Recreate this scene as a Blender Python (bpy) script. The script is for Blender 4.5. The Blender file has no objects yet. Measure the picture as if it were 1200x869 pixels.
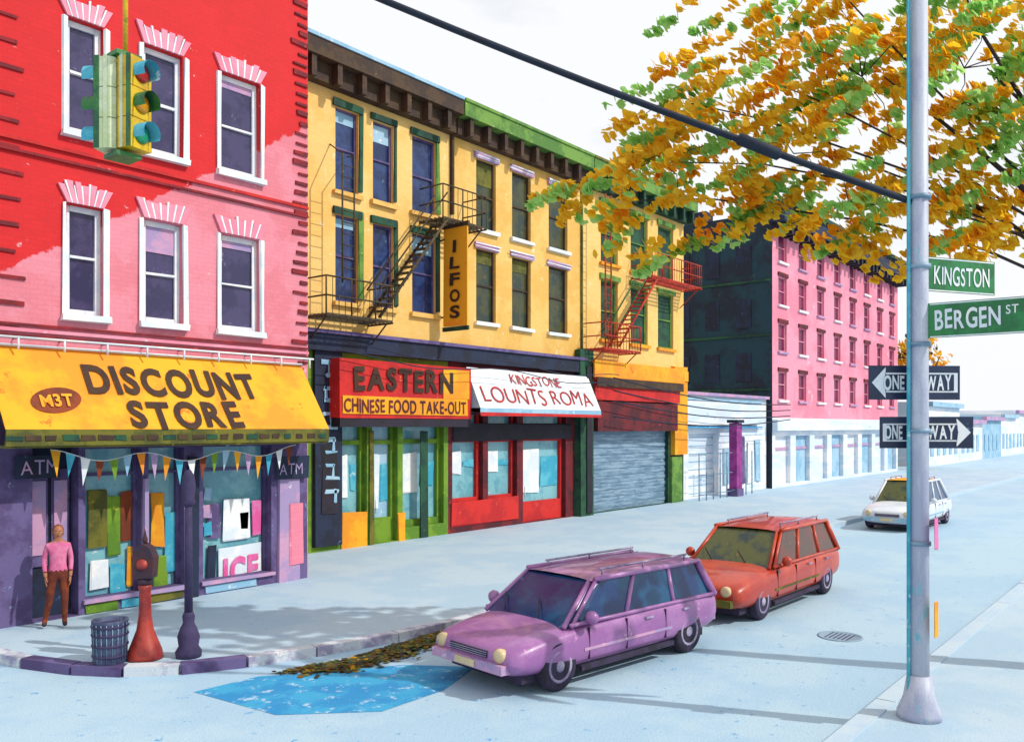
import bpy, math, random
from mathutils import Vector, Matrix, noise
random.seed(7)
R=random.uniform
TH=math.atan2(820,1000); C=math.cos(TH); S=math.sin(TH); H=3.5
FW=Vector((C,S,0)); RT=Vector((S,-C,0)); UP=Vector((0,0,1))
def tf(u,Y): return Y/(S-C*(u-600)/1000)
def Xf(u,Y):
    a=(u-600)/1000; return Y*(C+S*a)/(S-C*a)
def zf(u,v,Y): return H+(500-v)/1000*tf(u,Y)
def P(u,v,d): return FW*d+RT*((u-600)/1000*d)+UP*(H+(500-v)/1000*d)

# ---------------------------------------------------------------- materials
def lin(c):
    c=c/255
    return c/12.92 if c<=.04045 else ((c+.055)/1.055)**2.4
K=0.75
def L(rgb,k=K): return (min(lin(rgb[0])*k,.92),min(lin(rgb[1])*k,.92),min(lin(rgb[2])*k,.92),1)
MATS={}
def M(name,rgb,rgb2=None,scale=1.2,chip=None,amt=.0,cscale=3.5,rough=.8,metal=0,bump=.15,stretch=(1,1,1),brick=None,k=K,trans=0,shadow_diag=None,coat=0,grain=.1,lo=.45,hi=.55):
    m=bpy.data.materials.new(name); m.use_nodes=True; nt=m.node_tree; N=nt.nodes; Lk=nt.links
    b=N['Principled BSDF']; b.inputs['Roughness'].default_value=rough; b.inputs['Metallic'].default_value=metal
    if coat: b.inputs['Coat Weight'].default_value=coat
    tc=N.new('ShaderNodeTexCoord'); mp=N.new('ShaderNodeMapping'); mp.inputs['Scale'].default_value=stretch
    Lk.new(tc.outputs['Object'],mp.inputs['Vector'])
    def nz(sc,det,ro,src=mp.outputs['Vector']):
        n=N.new('ShaderNodeTexNoise'); n.inputs['Scale'].default_value=sc; n.inputs['Detail'].default_value=det; n.inputs['Roughness'].default_value=ro
        Lk.new(src,n.inputs['Vector']); return n.outputs['Fac']
    def rng(src,a,bb,c=0,d=1):
        r=N.new('ShaderNodeMapRange'); r.inputs[1].default_value=a; r.inputs[2].default_value=bb; r.inputs[3].default_value=c; r.inputs[4].default_value=d
        Lk.new(src,r.inputs[0]); return r.outputs[0]
    def mix(f,a,bb,mode='MIX'):
        x=N.new('ShaderNodeMix'); x.data_type='RGBA'; x.blend_type=mode
        if hasattr(f,'is_linked'): Lk.new(f,x.inputs[0])
        else: x.inputs[0].default_value=f
        for i,q in ((6,a),(7,bb)):
            if hasattr(q,'is_linked'): Lk.new(q,x.inputs[i])
            else: x.inputs[i].default_value=q
        return x.outputs[2]
    col=L(rgb,k)
    base=None
    if shadow_diag:
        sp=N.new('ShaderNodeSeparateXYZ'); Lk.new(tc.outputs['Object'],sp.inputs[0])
        m1=N.new('ShaderNodeMath'); m1.operation='MULTIPLY_ADD'; Lk.new(sp.outputs[0],m1.inputs[0]); m1.inputs[1].default_value=-shadow_diag[1]; Lk.new(sp.outputs[2],m1.inputs[2])
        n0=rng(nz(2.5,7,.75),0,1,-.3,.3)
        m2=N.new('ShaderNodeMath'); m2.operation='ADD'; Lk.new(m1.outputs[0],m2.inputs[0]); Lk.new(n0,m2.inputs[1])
        f=rng(m2.outputs[0],shadow_diag[2]-.02,shadow_diag[2]+.02)
        base=mix(f,L(shadow_diag[0],k),col)
    if base is not None: out=mix(rng(nz(scale,6,.68),lo,hi,0,.2),base,L(rgb2,k)) if rgb2 else base
    else: out=mix(rng(nz(scale,5,.68),lo,hi),col,L(rgb2,k) if rgb2 else tuple([x*.86 for x in col[:3]]+[1]))
    if brick:
        sp=N.new('ShaderNodeSeparateXYZ'); Lk.new(tc.outputs['Object'],sp.inputs[0])
        ad=N.new('ShaderNodeMath'); ad.operation='ADD'; Lk.new(sp.outputs[0],ad.inputs[0]); Lk.new(sp.outputs[1],ad.inputs[1])
        cb=N.new('ShaderNodeCombineXYZ'); Lk.new(ad.outputs[0],cb.inputs[0]); Lk.new(sp.outputs[2],cb.inputs[1])
        bk=N.new('ShaderNodeTexBrick'); bk.inputs['Scale'].default_value=1; bk.inputs['Brick Width'].default_value=.24; bk.inputs['Row Height'].default_value=.085
        bk.inputs['Mortar Size'].default_value=.008; bk.inputs['Color1'].default_value=(1,1,1,1); bk.inputs['Color2'].default_value=(.92,.92,.92,1); bk.inputs['Mortar'].default_value=(brick,brick,brick,1)
        Lk.new(cb.outputs[0],bk.inputs['Vector']); out=mix(.9,out,bk.outputs['Color'],'MULTIPLY')
    if chip:
        t=.5+.5*(.5-amt)*.5
        out=mix(rng(nz(cscale,8,.78),t,t+.015),out,L(chip,k))
    g=nz(55,2,.6,tc.outputs['Object']); out=mix(1,out,mix(rng(g,.3,.7),(1-grain,1-grain,1-grain,1),(1+grain*.4,)*3+(1,)),'MULTIPLY')
    Lk.new(out,b.inputs['Base Color'])
    if bump:
        bp=N.new('ShaderNodeBump'); bp.inputs['Strength'].default_value=bump; bp.inputs['Distance'].default_value=.02
        Lk.new(nz(18,2,.7),bp.inputs['Height']); Lk.new(bp.outputs[0],b.inputs['Normal'])
    if trans:
        tr=N.new('ShaderNodeBsdfTranslucent'); Lk.new(out,tr.inputs[0]); ms=N.new('ShaderNodeMixShader'); ms.inputs[0].default_value=trans
        Lk.new(b.outputs[0],ms.inputs[1]); Lk.new(tr.outputs[0],ms.inputs[2]); Lk.new(ms.outputs[0],N['Material Output'].inputs[0])
    MATS[name]=m; return m
W=(250,250,248)
M('road',(182,216,240),(194,224,242),.35,chip=(108,178,228),amt=.05,cscale=4.2,bump=.3,k=.74,grain=.22)
M('pavement',(186,216,238),(200,224,240),.5,chip=(150,194,230),amt=.0,cscale=3,bump=.2,k=.74,grain=.16)
M('kerb',(225,232,240),(170,165,195),1.4,chip=W,amt=.1,bump=.2)
M('kerb_light',(196,220,240),(206,226,240),1.4,chip=W,amt=-.05,bump=.2,k=.74)
M('bright_blue',(40,150,212),(60,175,225),1.2,chip=(182,216,240),amt=.2,cscale=4)
M('ground_far',(200,218,238),(218,210,232),.05,k=.7)
M('redwall',(230,28,34),(206,20,28),.9,shadow_diag=((244,146,162),.66,6.4-.66*6.1),brick=.88,chip=(250,190,195),amt=-.06,cscale=2.5,k=.82)  # cast shadow edge painted in: red is the shaded wall, pink the lit part
M('reddark',(120,20,34),(160,24,34),2,chip=(228,60,60),amt=.0)
M('yellow',(246,196,104),(250,206,122),.6,chip=(252,230,186),amt=-.02,cscale=2.6,brick=.9,k=.88)
M('yellow2',(244,196,108),(234,182,88),.6,chip=(252,234,194),amt=.02,cscale=2.6,brick=.9,k=.88)
M('brown',(62,42,32),(84,60,34),1.5,chip=(120,100,60),amt=-.04)
M('green_c',(120,164,66),(84,132,52),1.2,chip=(190,215,130),amt=-.02)
M('green_d',(30,88,58),(16,60,48),1.5,chip=(90,140,60),amt=.0)
M('olive',(120,116,28),(84,86,24),1.4,chip=(200,170,30),amt=-.02)
M('navy',(26,42,74),(18,26,50),1.5,chip=(70,110,160),amt=-.03)
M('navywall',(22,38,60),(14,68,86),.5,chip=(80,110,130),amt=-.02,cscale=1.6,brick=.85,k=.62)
M('purple',(92,74,124),(112,98,150),1.4,chip=(150,190,215),amt=-.02)
M('lilac',(178,156,202),(218,166,202),1.2,chip=(230,225,240),amt=.03)
M('glassp',(86,78,122),(66,62,104),1.6,rough=.18,bump=.02,chip=(150,140,180),amt=-.05,k=.6)
M('glassb',(58,84,142),(40,60,110),1.6,rough=.18,bump=.02,chip=(110,180,210),amt=-.02,k=.6)
M('glassg',(84,88,50),(50,70,62),1.6,rough=.2,bump=.02,chip=(140,120,60),amt=-.02,k=.6)
M('glasst',(120,190,208),(150,215,225),1.3,rough=.15,bump=.02,chip=(225,245,250),amt=.02,k=.65)
M('glassm',(150,36,90),(110,28,76),2,rough=.3,bump=.02,k=.65)
M('white',W,(226,236,244),1.4,chip=(190,215,235),amt=-.05,k=.84)
M('whitewall',(246,248,252),(216,230,244),.5,chip=(150,195,228),amt=.02,cscale=1.4,k=.84,stretch=(.5,.5,2.5))
M('bluepale',(176,214,236),(146,196,226),.8,chip=W,amt=.04)
M('orange',(250,150,28),(252,176,24),.5,chip=(238,116,26),amt=.06,cscale=1.1,grain=.05,k=.86)
M('amber',(250,176,16),(240,150,20),1.2,chip=(150,150,30),amt=-.05,k=.82)
M('red',(226,38,32),(200,26,30),1.2,chip=(246,110,60),amt=.0)
M('maroon',(118,20,32),(80,14,30),1.2,chip=(200,30,40),amt=.02)
M('letter',(72,44,20),(60,30,20),2,chip=(150,80,20),amt=-.12)
M('oval',(150,62,18),(120,50,20),2)
M('letterred',(206,38,40),(180,24,34),2)
M('pink',(246,96,170),(240,130,190),2)
M('pinkwall',(244,156,178),(238,136,160),.35,chip=(250,200,208),amt=-.01,cscale=1.2,brick=.91,k=.88)
M('green',(124,164,36),(94,140,30),1.3,chip=(196,210,60),amt=.02)
M('cyan',(60,176,208),(100,200,220),1.4,chip=(210,240,248),amt=.02)
M('black',(26,24,34),(40,30,50),1.5,chip=(80,70,90),amt=-.06)
M('steel',(110,144,170),(150,180,202),2,chip=(225,235,240),amt=.02,stretch=(.4,.4,3),rough=.5,metal=.1)
M('escape',(88,70,36),(60,50,34),4,chip=(170,130,50),amt=.0)
M('escape_r',(214,54,24),(170,44,30),4,chip=(240,130,40),amt=.0)
M('escape_g',(40,120,66),(30,90,60),4,chip=(150,170,60),amt=.0)
M('magenta',(170,60,150),(140,40,130),2)
M('pole',(204,210,226),(184,188,214),2.2,chip=(140,205,222),amt=.04,cscale=4,stretch=(1,1,.3),rough=.5)
M('sign_g',(34,140,74),(24,116,62),3,chip=(120,190,130),amt=-.06,rough=.4)
M('sign_n',(30,52,88),(22,38,70),3,chip=(120,140,170),amt=-.05,rough=.4)
M('signal_y',(244,200,24),(216,170,20),3,chip=(120,150,30),amt=-.02,rough=.4)
M('signal_g',(50,130,60),(24,94,60),3,chip=(90,190,90),amt=.0,rough=.5)
M('signal_w',(230,240,200),(210,225,170),3,chip=(140,190,90),amt=.0,rough=.5)
M('lens_r',(190,40,30),rough=.2); M('lens_a',(235,160,30),rough=.2); M('lens_g',(40,170,120),rough=.2)
M('carpurple',(180,122,184),(164,104,170),1.1,chip=(222,160,208),amt=.0,cscale=3,rough=.38,bump=.02,coat=.35,k=.76)
M('carred',(212,66,20),(190,48,18),1.1,chip=(240,116,30),amt=-.02,cscale=3,rough=.38,bump=.02,coat=.35)
M('carwhite',(240,244,250),(220,230,242),1.1,rough=.4,bump=.02,coat=.3,k=.84)
M('carglass',(24,58,110),(16,84,126),1.4,rough=.1,bump=0,chip=(90,150,190),amt=-.06)
M('carglass_o',(92,96,34),(40,60,60),1.4,rough=.1,bump=0,chip=(170,130,50),amt=-.03)
M('carglass_m',(110,52,44),(84,60,50),1.4,rough=.1,bump=0,chip=(190,160,120),amt=-.03)
M('tire',(40,34,52),(60,50,80),3,rough=.9); M('rim',(186,176,204),(140,128,170),3,rough=.4,metal=0)
M('lamp',(246,220,170),rough=.15); M('taillamp',(150,20,20),rough=.2)
M('box_red',(186,60,46),(150,44,42),3,chip=(214,100,86),amt=-.03,rough=.5)
M('box_dark',(84,44,48),(60,40,60),3)
M('can',(92,102,134),(66,72,110),3,chip=(140,160,190),amt=.0)
M('postdark',(66,54,96),(50,44,84),3,chip=(110,100,140),amt=-.03)
M('bark',(70,56,52),(50,44,50),4)
M('cable',(24,40,60),(20,30,50),4)
M('leaf_o',(255,194,30),(255,208,60),3,trans=.6,bump=0,k=1.05,rough=.8)
M('leaf_a',(248,172,20),(250,184,30),3,trans=.6,bump=0,k=1.05,rough=.8)
M('leaf_g',(186,224,134),(160,212,116),3,trans=.6,bump=0,k=1.05,rough=.8)
M('leaf_gd',(126,176,70),(150,180,60),3,trans=.5,bump=0,k=1,rough=.8)
M('leaf_br',(112,84,24),(140,96,20),3,trans=.2,bump=0,rough=.7)
M('skin',(196,124,88),rough=.6,bump=0); M('hair',(150,66,26),rough=.8); M('shirt',(240,136,176),(228,112,160),6,rough=.9); M('pants',(140,62,24),(110,44,30),6,rough=.9); M('shoe',(60,30,44),rough=.6)

# ---------------------------------------------------------------- geometry helper
class G:
    def __init__(s,name,loc=(0,0,0),rz=0):
        s.e=bpy.data.objects.new(name,None); s.e.empty_display_size=.3
        bpy.context.collection.objects.link(s.e); s.e.location=loc; s.e.rotation_euler=(0,0,rz); s.p={}
    def add(s,part,mat,vs,fs,smooth=False):
        k=(part,mat,smooth)
        V,F=s.p.setdefault(k,([],[])); o=len(V); V.extend([tuple(v) for v in vs]); F.extend([tuple(i+o for i in f) for f in fs])
    def box(s,part,mat,x0,x1,y0,y1,z0,z1,j=0):
        vs=[(x,y,z) for z in(z0,z1) for y in(y0,y1) for x in(x0,x1)]
        if j: vs=[(x+R(-j,j),y,z+R(-j,j)) for x,y,z in vs]
        s.add(part,mat,vs,[(0,2,3,1),(4,5,7,6),(0,1,5,4),(2,6,7,3),(0,4,6,2),(1,3,7,5)])
    def quad(s,part,mat,a,b,c,d): s.add(part,mat,[a,b,c,d],[(0,1,2,3)])
    def tube(s,part,mat,pts,r,n=6,r2=None,smooth=True):
        pts=[Vector(p) for p in pts]; m=len(pts); vs=[];fs=[]
        for i,p in enumerate(pts):
            t=(pts[min(i+1,m-1)]-pts[max(i-1,0)]).normalized()
            a=t.cross(UP if abs(t.z)<.95 else Vector((1,0,0))).normalized(); b=t.cross(a)
            rr=r if r2 is None else r+(r2-r)*i/(m-1)
            for k in range(n):
                q=2*math.pi*k/n; vs.append(p+a*math.cos(q)*rr+b*math.sin(q)*rr)
        for i in range(m-1):
            for k in range(n):
                fs.append((i*n+k,i*n+(k+1)%n,(i+1)*n+(k+1)%n,(i+1)*n+k))
        fs.append(tuple(range(n))[::-1]); fs.append(tuple((m-1)*n+k for k in range(n)))
        s.add(part,mat,vs,fs,smooth)
    def lathe(s,part,mat,prof,c,ax=(0,0,1),n=20,smooth=True):
        c=Vector(c); ax=Vector(ax).normalized(); a=ax.cross(Vector((1,0,0)) if abs(ax.x)<.9 else UP).normalized(); b=ax.cross(a)
        vs=[];fs=[];m=len(prof)
        for r,h in prof:
            for k in range(n):
                q=2*math.pi*k/n; vs.append(c+ax*h+(a*math.cos(q)+b*math.sin(q))*r)
        for i in range(m-1):
            for k in range(n): fs.append((i*n+k,i*n+(k+1)%n,(i+1)*n+(k+1)%n,(i+1)*n+k))
        fs.append(tuple(range(n))[::-1]); fs.append(tuple((m-1)*n+k for k in range(n)))
        s.add(part,mat,vs,fs,smooth)
    def done(s):
        for (part,mat,sm),(V,F) in s.p.items():
            me=bpy.data.meshes.new(part); me.from_pydata(V,[],F); me.materials.append(MATS[mat])
            if sm: me.polygons.foreach_set('use_smooth',[True]*len(me.polygons))
            me.update()
            o=bpy.data.objects.new(s.e.name.split('.')[0]+'_'+part,me); bpy.context.collection.objects.link(o); o.parent=s.e
    def pan(s,part,mat,u0,v0,u1,v1,Y,proud=.03,th=.03,j=.015):
        um=(u0+u1)/2; x0=Xf(u0,Y);x1=Xf(u1,Y); s.box(part,mat,x0,x1,Y-proud-th,Y-proud,zf(um,v1,Y),zf(um,v0,Y),j)

GL={}
def glyph(ch,bold):
    k=(ch,bold)
    if k in GL: return GL[k]
    cu=bpy.data.curves.new('t','FONT'); cu.body=ch; cu.offset=bold; cu.resolution_u=4; cu.fill_mode='FRONT'
    ob=bpy.data.objects.new('t',cu); bpy.context.collection.objects.link(ob)
    dg=bpy.context.evaluated_depsgraph_get(); me=bpy.data.meshes.new_from_object(ob.evaluated_get(dg))
    V=[(v.co.x,v.co.y) for v in me.vertices]; F=[tuple(p.vertices) for p in me.polygons]
    bpy.data.objects.remove(ob); bpy.data.curves.remove(cu); bpy.data.meshes.remove(me)
    x0=min(v[0] for v in V); V=[(v[0]-x0,v[1]) for v in V]; GL[k]=(V,F,max(v[0] for v in V)); return GL[k]
def text(g,part,mat,s,O,U,Vv,Wd,Ht,bold=.025,jit=.05,gap=.1):
    O=Vector(O);U=Vector(U).normalized();Vv=Vector(Vv).normalized(); x=0; it=[]
    for ch in s:
        if ch==' ': x+=.32; continue
        V,F,w=glyph(ch,bold); it.append((V,F,x,w)); x+=w+gap
    tot=x-gap; sx=Wd/tot; sy=Ht/.72
    for V,F,ox,w in it:
        a=R(-jit,jit); dy=R(-jit,jit)*.6; ca,sa=math.cos(a),math.sin(a); vs=[]; hs=1+R(-jit,jit)
        for (px,py) in V:
            qx,qy=px-w/2,(py-.35)*hs; qx,qy=qx*ca-qy*sa,qx*sa+qy*ca
            vs.append(O+U*((qx+w/2+ox)*sx)+Vv*((qy+.35+dy)*sy))
        g.add(part,mat,vs,F)
def wall(g,part,mat,x0,x1,z0,z1,Y,ops,depth=.2):
    xs=sorted({x0,x1}|{o[0] for o in ops}|{o[1] for o in ops}); zs=sorted({z0,z1}|{o[2] for o in ops}|{o[3] for o in ops})
    for i in range(len(xs)-1):
        for k in range(len(zs)-1):
            cx=(xs[i]+xs[i+1])/2; cz=(zs[k]+zs[k+1])/2
            if any(o[0]<cx<o[1] and o[2]<cz<o[3] for o in ops): continue
            g.quad(part,mat,(xs[i],Y,zs[k]),(xs[i+1],Y,zs[k]),(xs[i+1],Y,zs[k+1]),(xs[i],Y,zs[k+1]))
    for a,b,c,d in ops:
        D=Y+depth
        g.quad(part,mat,(a,Y,c),(a,Y,d),(a,D,d),(a,D,c)); g.quad(part,mat,(b,Y,c),(b,D,c),(b,D,d),(b,Y,d))
        g.quad(part,mat,(a,Y,d),(b,Y,d),(b,D,d),(a,D,d)); g.quad(part,mat,(a,Y,c),(a,D,c),(b,D,c),(b,Y,c))
def window(g,a,b,c,d,Y,gl,fr='white',fw=.07,blind=None,sill=None,lint=None):
    Yg=Y+.16
    g.box('glass',gl,a,b,Yg,Yg+.05,c,d)
    g.box('frame',fr,a,a+fw,Yg-.05,Yg-.002,c,d,.008); g.box('frame',fr,b-fw,b,Yg-.05,Yg-.002,c,d,.008)
    g.box('frame',fr,a+fw,b-fw,Yg-.05,Yg-.003,d-fw,d,.005); g.box('frame',fr,a+fw,b-fw,Yg-.05,Yg-.003,c,c+fw,.005)
    m=c+(d-c)*R(.46,.54); g.box('frame',fr,a+fw,b-fw,Yg-.06,Yg-.004,m,m+.05,.01)
    if blind: g.box('blind',blind,a+fw,b-fw,Yg-.02,Yg-.006,m+(d-m)*R(.3,.8),d-fw,.01)
    if sill: g.box('sill',sill,a-.1,b+.1,Y-.12,Y-.003,c-.12,c-.002,.015)
    if lint: g.box('lintel',lint,a-.1,b+.1,Y-.08,Y-.003,d+.002,d+.2,.02)

# ---------------------------------------------------------------- ground
def sheet(name,mat,pts,z,th=0):
    g=bpy.data.meshes.new(name); n=len(pts)
    V=[(x,y,z) for x,y in pts]; F=[tuple(range(n))]
    if th:
        V+=[(x,y,z-th) for x,y in pts]; F+=[(i,i+n,(i+1)%n+n,(i+1)%n) for i in range(n)]
    g.from_pydata(V,[],F); g.materials.append(MATS[mat]); g.update(); o=bpy.data.objects.new(name,g); bpy.context.collection.objects.link(o); return o
sheet('ground','ground_far',[(-800,-800),(1500,-800),(1500,1500),(-800,1500)],-.02)
sheet('road','road',[(-60,-60),(6.2,-60),(6.2,1.8),(8.8,2.9),(170,2.9),(170,11),(9,11),(7.5,11.6),(6.4,13),(5.4,15),(5.2,80),(-60,80)],0)
cpts=[(11.5,10.2),(9.6,10.35),(8.2,10.65),(7.2,10.95),(6.4,11.35),(5.85,11.85),(5.45,12.5),(5.15,13.4),(4.9,14.8),(4.6,17),(4.4,22),(4.4,60)]
sheet('pavement','pavement',[(160,10.2)]+cpts+[(160,60)],.13,.12)
near=[(160,3.1),(8.5,3.1),(7.2,2.8),(6.2,2.0),(5.8,.8),(5.7,-40)]
sheet('pavement','pavement',near[:]+[(160,-40)],.13,.12)
def kerb(pts,m1,m2):
    gk=G('kerb'); q=[]
    for a,b in zip(pts[:-1],pts[1:]):
        a=Vector((a[0],a[1],0));b=Vector((b[0],b[1],0)); ln=(b-a).length; n=max(1,int(ln/.9)) if ln<30 else int(ln/2.5)
        for i in range(n): q.append((a.lerp(b,i/n),a.lerp(b,(i+1)/n)))
    for i,(a,b) in enumerate(q):
        d=(b-a).normalized(); nn=Vector((-d.y,d.x,0))*.11; a2=a+d*.01; b2=b-d*.01; h=.142+R(-.004,.006)
        vs=[a2-nn,b2-nn,b2+nn,a2+nn]; V=[(v.x,v.y,0) for v in vs]+[(v.x,v.y,h) for v in vs]
        gk.add('stones',m1 if R(0,1)<.7 else m2,V,[(4,5,6,7),(0,1,5,4),(1,2,6,5),(2,3,7,6),(3,0,4,7)])
    gk.done()
kerb([(70,10.2),(20,10.2)],'kerb_light','kerb_light'); kerb([(20,10.2)]+cpts[:10],'kerb','purple'); kerb(near[:5],'kerb_light','kerb_light')
sheet('kerb_shadow_patch','bright_blue',[(6.05,10.4),(7.0,10.35),(7.8,9.75),(8.7,9.2),(9.3,8.3),(8.2,7.9),(7.1,7.9),(6.2,8.8)],.004)  # blue patch colours the kerb's shadow onto the road
g=G('manhole_cover'); g.lathe('rim','steel',[(.36,.002),(.36,.012),(.33,.014),(.32,.008),(0,.008)],(14.5,4.8,0),n=28)
for k in range(6): g.box('ribs','postdark',14.28,14.72,4.62+k*.07,4.64+k*.07,.0085,.013)
g.done()
g=G('storm_drain'); g.box('frame','postdark',11.9,12.9,9.62,10.05,.001,.012)
for k in range(9): g.box('slots','black',12.0+k*.1,12.04+k*.1,9.68,9.99,.013,.016)
g.done()

# ---------------------------------------------------------------- red building
YR=15.65; g=G('red_brick_building')
xl=5.3; xr=Xf(360,YR)
rows=[(5.5,7.45),(8.75,10.75)]
cols=[(78,121),(168,214),(258,304)]
ops=[]
for (z0,z1) in rows:
    for (u0,u1) in cols: ops.append((Xf(u0,YR),Xf(u1,YR),z0,z1))
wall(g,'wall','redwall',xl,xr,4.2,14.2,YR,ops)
sops=[(Xf(38,YR),Xf(92,YR),.15,3.25),(Xf(100,YR),Xf(166,YR),.4,3.1),(Xf(174,YR),Xf(216,YR),.4,3.1),(Xf(238,YR),Xf(318,YR),.4,3.1)]
wall(g,'shopfront','purple',xl,xr,.13,4.2,YR,sops,.35)
g.box('body','reddark',xl,xr,YR+.4,34,.1,14.1)
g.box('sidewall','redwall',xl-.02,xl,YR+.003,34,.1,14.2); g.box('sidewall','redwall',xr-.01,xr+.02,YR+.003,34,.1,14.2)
g.box('cornice','brown',xl-.3,xr+.1,YR-.5,YR-.003,13.8,14.4)
for i,o in enumerate(ops):
    window(g,*o,YR,'glassp','white',.1,'lilac' if i in(1,2,5) else None,'white')
    a,b,c,d=o; n=13; edges=[0]
    for k in range(n): edges.append(edges[-1]+(1.6 if k%2==0 else .55))
    T=edges[-1]
    for k in range(n):
        f0=edges[k]/T; f1=edges[k+1]/T-.004; ex=.16; x0=a+(b-a)*f0; x1=a+(b-a)*f1; X0=a-ex+(b-a+2*ex)*f0; X1=a-ex+(b-a+2*ex)*f1
        m='pinkwall' if k%2==0 else 'white'; h=.36+R(-.05,.05)
        vs=[(x0,YR-.05,d+.02),(x1,YR-.05,d+.02),(X1,YR-.05,d+h),(X0,YR-.05,d+h)]; vs+=[(x,YR-.002,z) for x,y,z in vs]
        g.add('keystones',m,vs,[(0,1,2,3),(0,4,5,1),(1,5,6,2),(2,6,7,3),(3,7,4,0)])
    g.box('surround','white',a-.08,a-.01,YR-.045,YR-.003,c,d,.02); g.box('surround','white',b+.01,b+.1,YR-.045,YR-.003,c-.1,d,.03)
for k in range(42):
    z=4.9+k*.22
    g.box('quoins','reddark',xr-R(.2,.45),xr-.01,YR-.04,YR-.004,z,z+R(.05,.11),.01)
    if k%2: g.box('quoins','reddark',xl,xl+R(.5,.7),YR-.03,YR-.004,z,z+R(.04,.08),.01)
for z,m,h in ((5.22,'reddark',.04),(5.12,'pinkwall',.06),(5.04,'reddark',.03),(8.15,'reddark',.05),(8.35,'red',.06)):
    g.box('string_course',m,xl,xr,YR-.06,YR-.005,z,z+h,.01)
g.tube('rail','white',[(xl,YR-.22,5.0),(xr,YR-.22,5.0)],.022); 
for k in range(9):
    x=xl+.5+k*(xr-xl-.6)/8; g.tube('rail','white',[(x,YR-.22,4.8),(x,YR-.22,5.02)],.018); g.tube('rail','purple',[(x,YR-.22,4.99),(x,YR,4.99)],.012)
for a,b,c,d in sops[1:]:
    g.box('shop_glass','glasst',a,b,YR+.3,YR+.34,c,d)
    for x in (a,b-.06): g.box('shop_frame','purple',x,x+.06,YR+.2,YR+.298,c,d)
    g.box('shop_frame','purple',a+.06,b-.06,YR+.2,YR+.297,d-.5,d-.44); g.box('shop_sill','lilac',a-.05,b+.05,YR-.08,YR-.003,c-.08,c-.003,.01)
a,b,c,d=sops[0]; g.box('door','navy',a,b,YR+.3,YR+.34,c,d); 
for x in (a+.05,(a+b)/2+.03): g.box('door','purple',x,x+(b-a)/2-.08,YR+.26,YR+.298,c+.9,d-.5); g.box('door','lilac',x+.04,x+(b-a)/2-.12,YR+.24,YR+.258,c+1.1,d-.7)
def poster(u0,v0,u1,v1,m): g.pan('posters',m,u0,v0,u1,v1,YR+.25,0,.012,.03)
for q in [(104,575,124,640,'olive'),(126,582,140,650,'green'),(142,575,158,632,'oval'),(148,640,162,685,'amber'),(106,655,128,688,'white'),(178,578,192,640,'amber'),(194,600,208,668,'cyan'),(180,652,196,695,'green'),
          (244,590,258,630,'purple'),(262,585,292,632,'white'),(243,640,252,684,'navy'),(256,638,306,686,'white'),(296,586,305,626,'pink'),(282,600,290,618,'cyan'),(130,660,146,694,'cyan')]: poster(*q)
YI=YR+.215
text(g,'lettering','pink','ICE',(Xf(262,YI),YI,zf(284,680,YI)),(1,0,0),(0,0,1),Xf(303,YI)-Xf(262,YI),.5,.05)
for k,m in enumerate(('bluepale','lilac','cyan')): g.box('shop_notice',m,Xf(246,YR),Xf(254,YR),YR+.2,YR+.21,2.0-k*.35,2.25-k*.35,.03)
for u0,u1,m in ((100,138,'green'),(142,166,'cyan'),(176,214,'olive'),(240,300,'bluepale')): g.box('bulkhead',m,Xf(u0,YR),Xf(u1,YR),YR-.03,YR-.003,.15,.3,.015)
g.pan('pier','lilac',326,560,350,686,YR,.003,.06,.03); g.pan('pier','pinkwall',338,590,352,660,YR,.07,.02,.03)
g.pan('pier','navy',219,535,231,700,YR,.003,.08,.02); g.pan('pier','lilac',167,560,173,700,YR,.003,.06,.02)
for u0,u1,u2 in ((320,358,323),(14,66,20)):
    g.pan('atm_sign','navy',u0,534,u1,560,YR,.1,.03); text(g,'lettering','lilac','ATM',(Xf(u2,YR),YR-.145,zf((u0+u1)/2,555,YR)),(1,0,0),(0,0,1),.6,.25,.0)
g.done()
# awning
g=G('awning'); a0,a1=xl+.02,Xf(352,YR); ya=YR-1.0; zt=4.86; zb=3.46
q=lambda x,f:(x,YR-.02+(ya-YR+.02)*f,zt+(zb-zt)*f)
g.add('canvas','orange',[q(a0,0),q(a1,0),q(a1,1),q(a0,1)],[(0,3,2,1)])
g.add('canvas','orange',[(a1,YR-.02,zt),(a1,ya,zb),(a1,YR-.02,zb)],[(0,1,2)])
g.box('canvas','olive',a0,a1,ya-.01,ya+.01,zb-.26,zb,.01)
n=22
for k in range(n):
    x=a0+(a1-a0)*k/n; g.box('valance_trim','brown' if k%3 else 'green_d',x,x+(a1-a0)/n*R(.55,.95),ya-.025,ya-.012,zb-.19,zb-.1,.015)
g.box('soffit','olive',a0,a1,ya+.02,YR-.01,zb-.3,zb-.26)
for k in range(6):
    x=a0+.03+(a1-a0-.06)*k/5; g.tube('frame','escape',[(x,YR-.03,zt-.06),(x,ya+.04,zb-.06)],.02)
g.tube('frame','white',[(a0,YR-.05,zt+.02),(a1,YR-.05,zt+.02)],.025)
sv=Vector((0,YR-.02-ya,zt-zb)).normalized(); off=Vector((0,-.02,.015))
def aw(u,v):
    al=(u-600)/1000
    n_=Vector((1,0,0)).cross(sv); p0=Vector((0,ya,zb)); rd=Vector((C+S*al,S-C*al,(500-v)/1000)); o=Vector((0,0,H))
    return o+rd*((p0-o).dot(n_)/rd.dot(n_))
o=aw(104,461); e=aw(302,461); hh=(aw(200,432)-aw(200,461)).length
text(g,'lettering','letter','DISCOUNT',o+off,(1,0,0),sv,(e.x-o.x),hh,.04)
o=aw(156,501); e=aw(287,501); hh=(aw(220,473)-aw(220,501)).length
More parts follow.
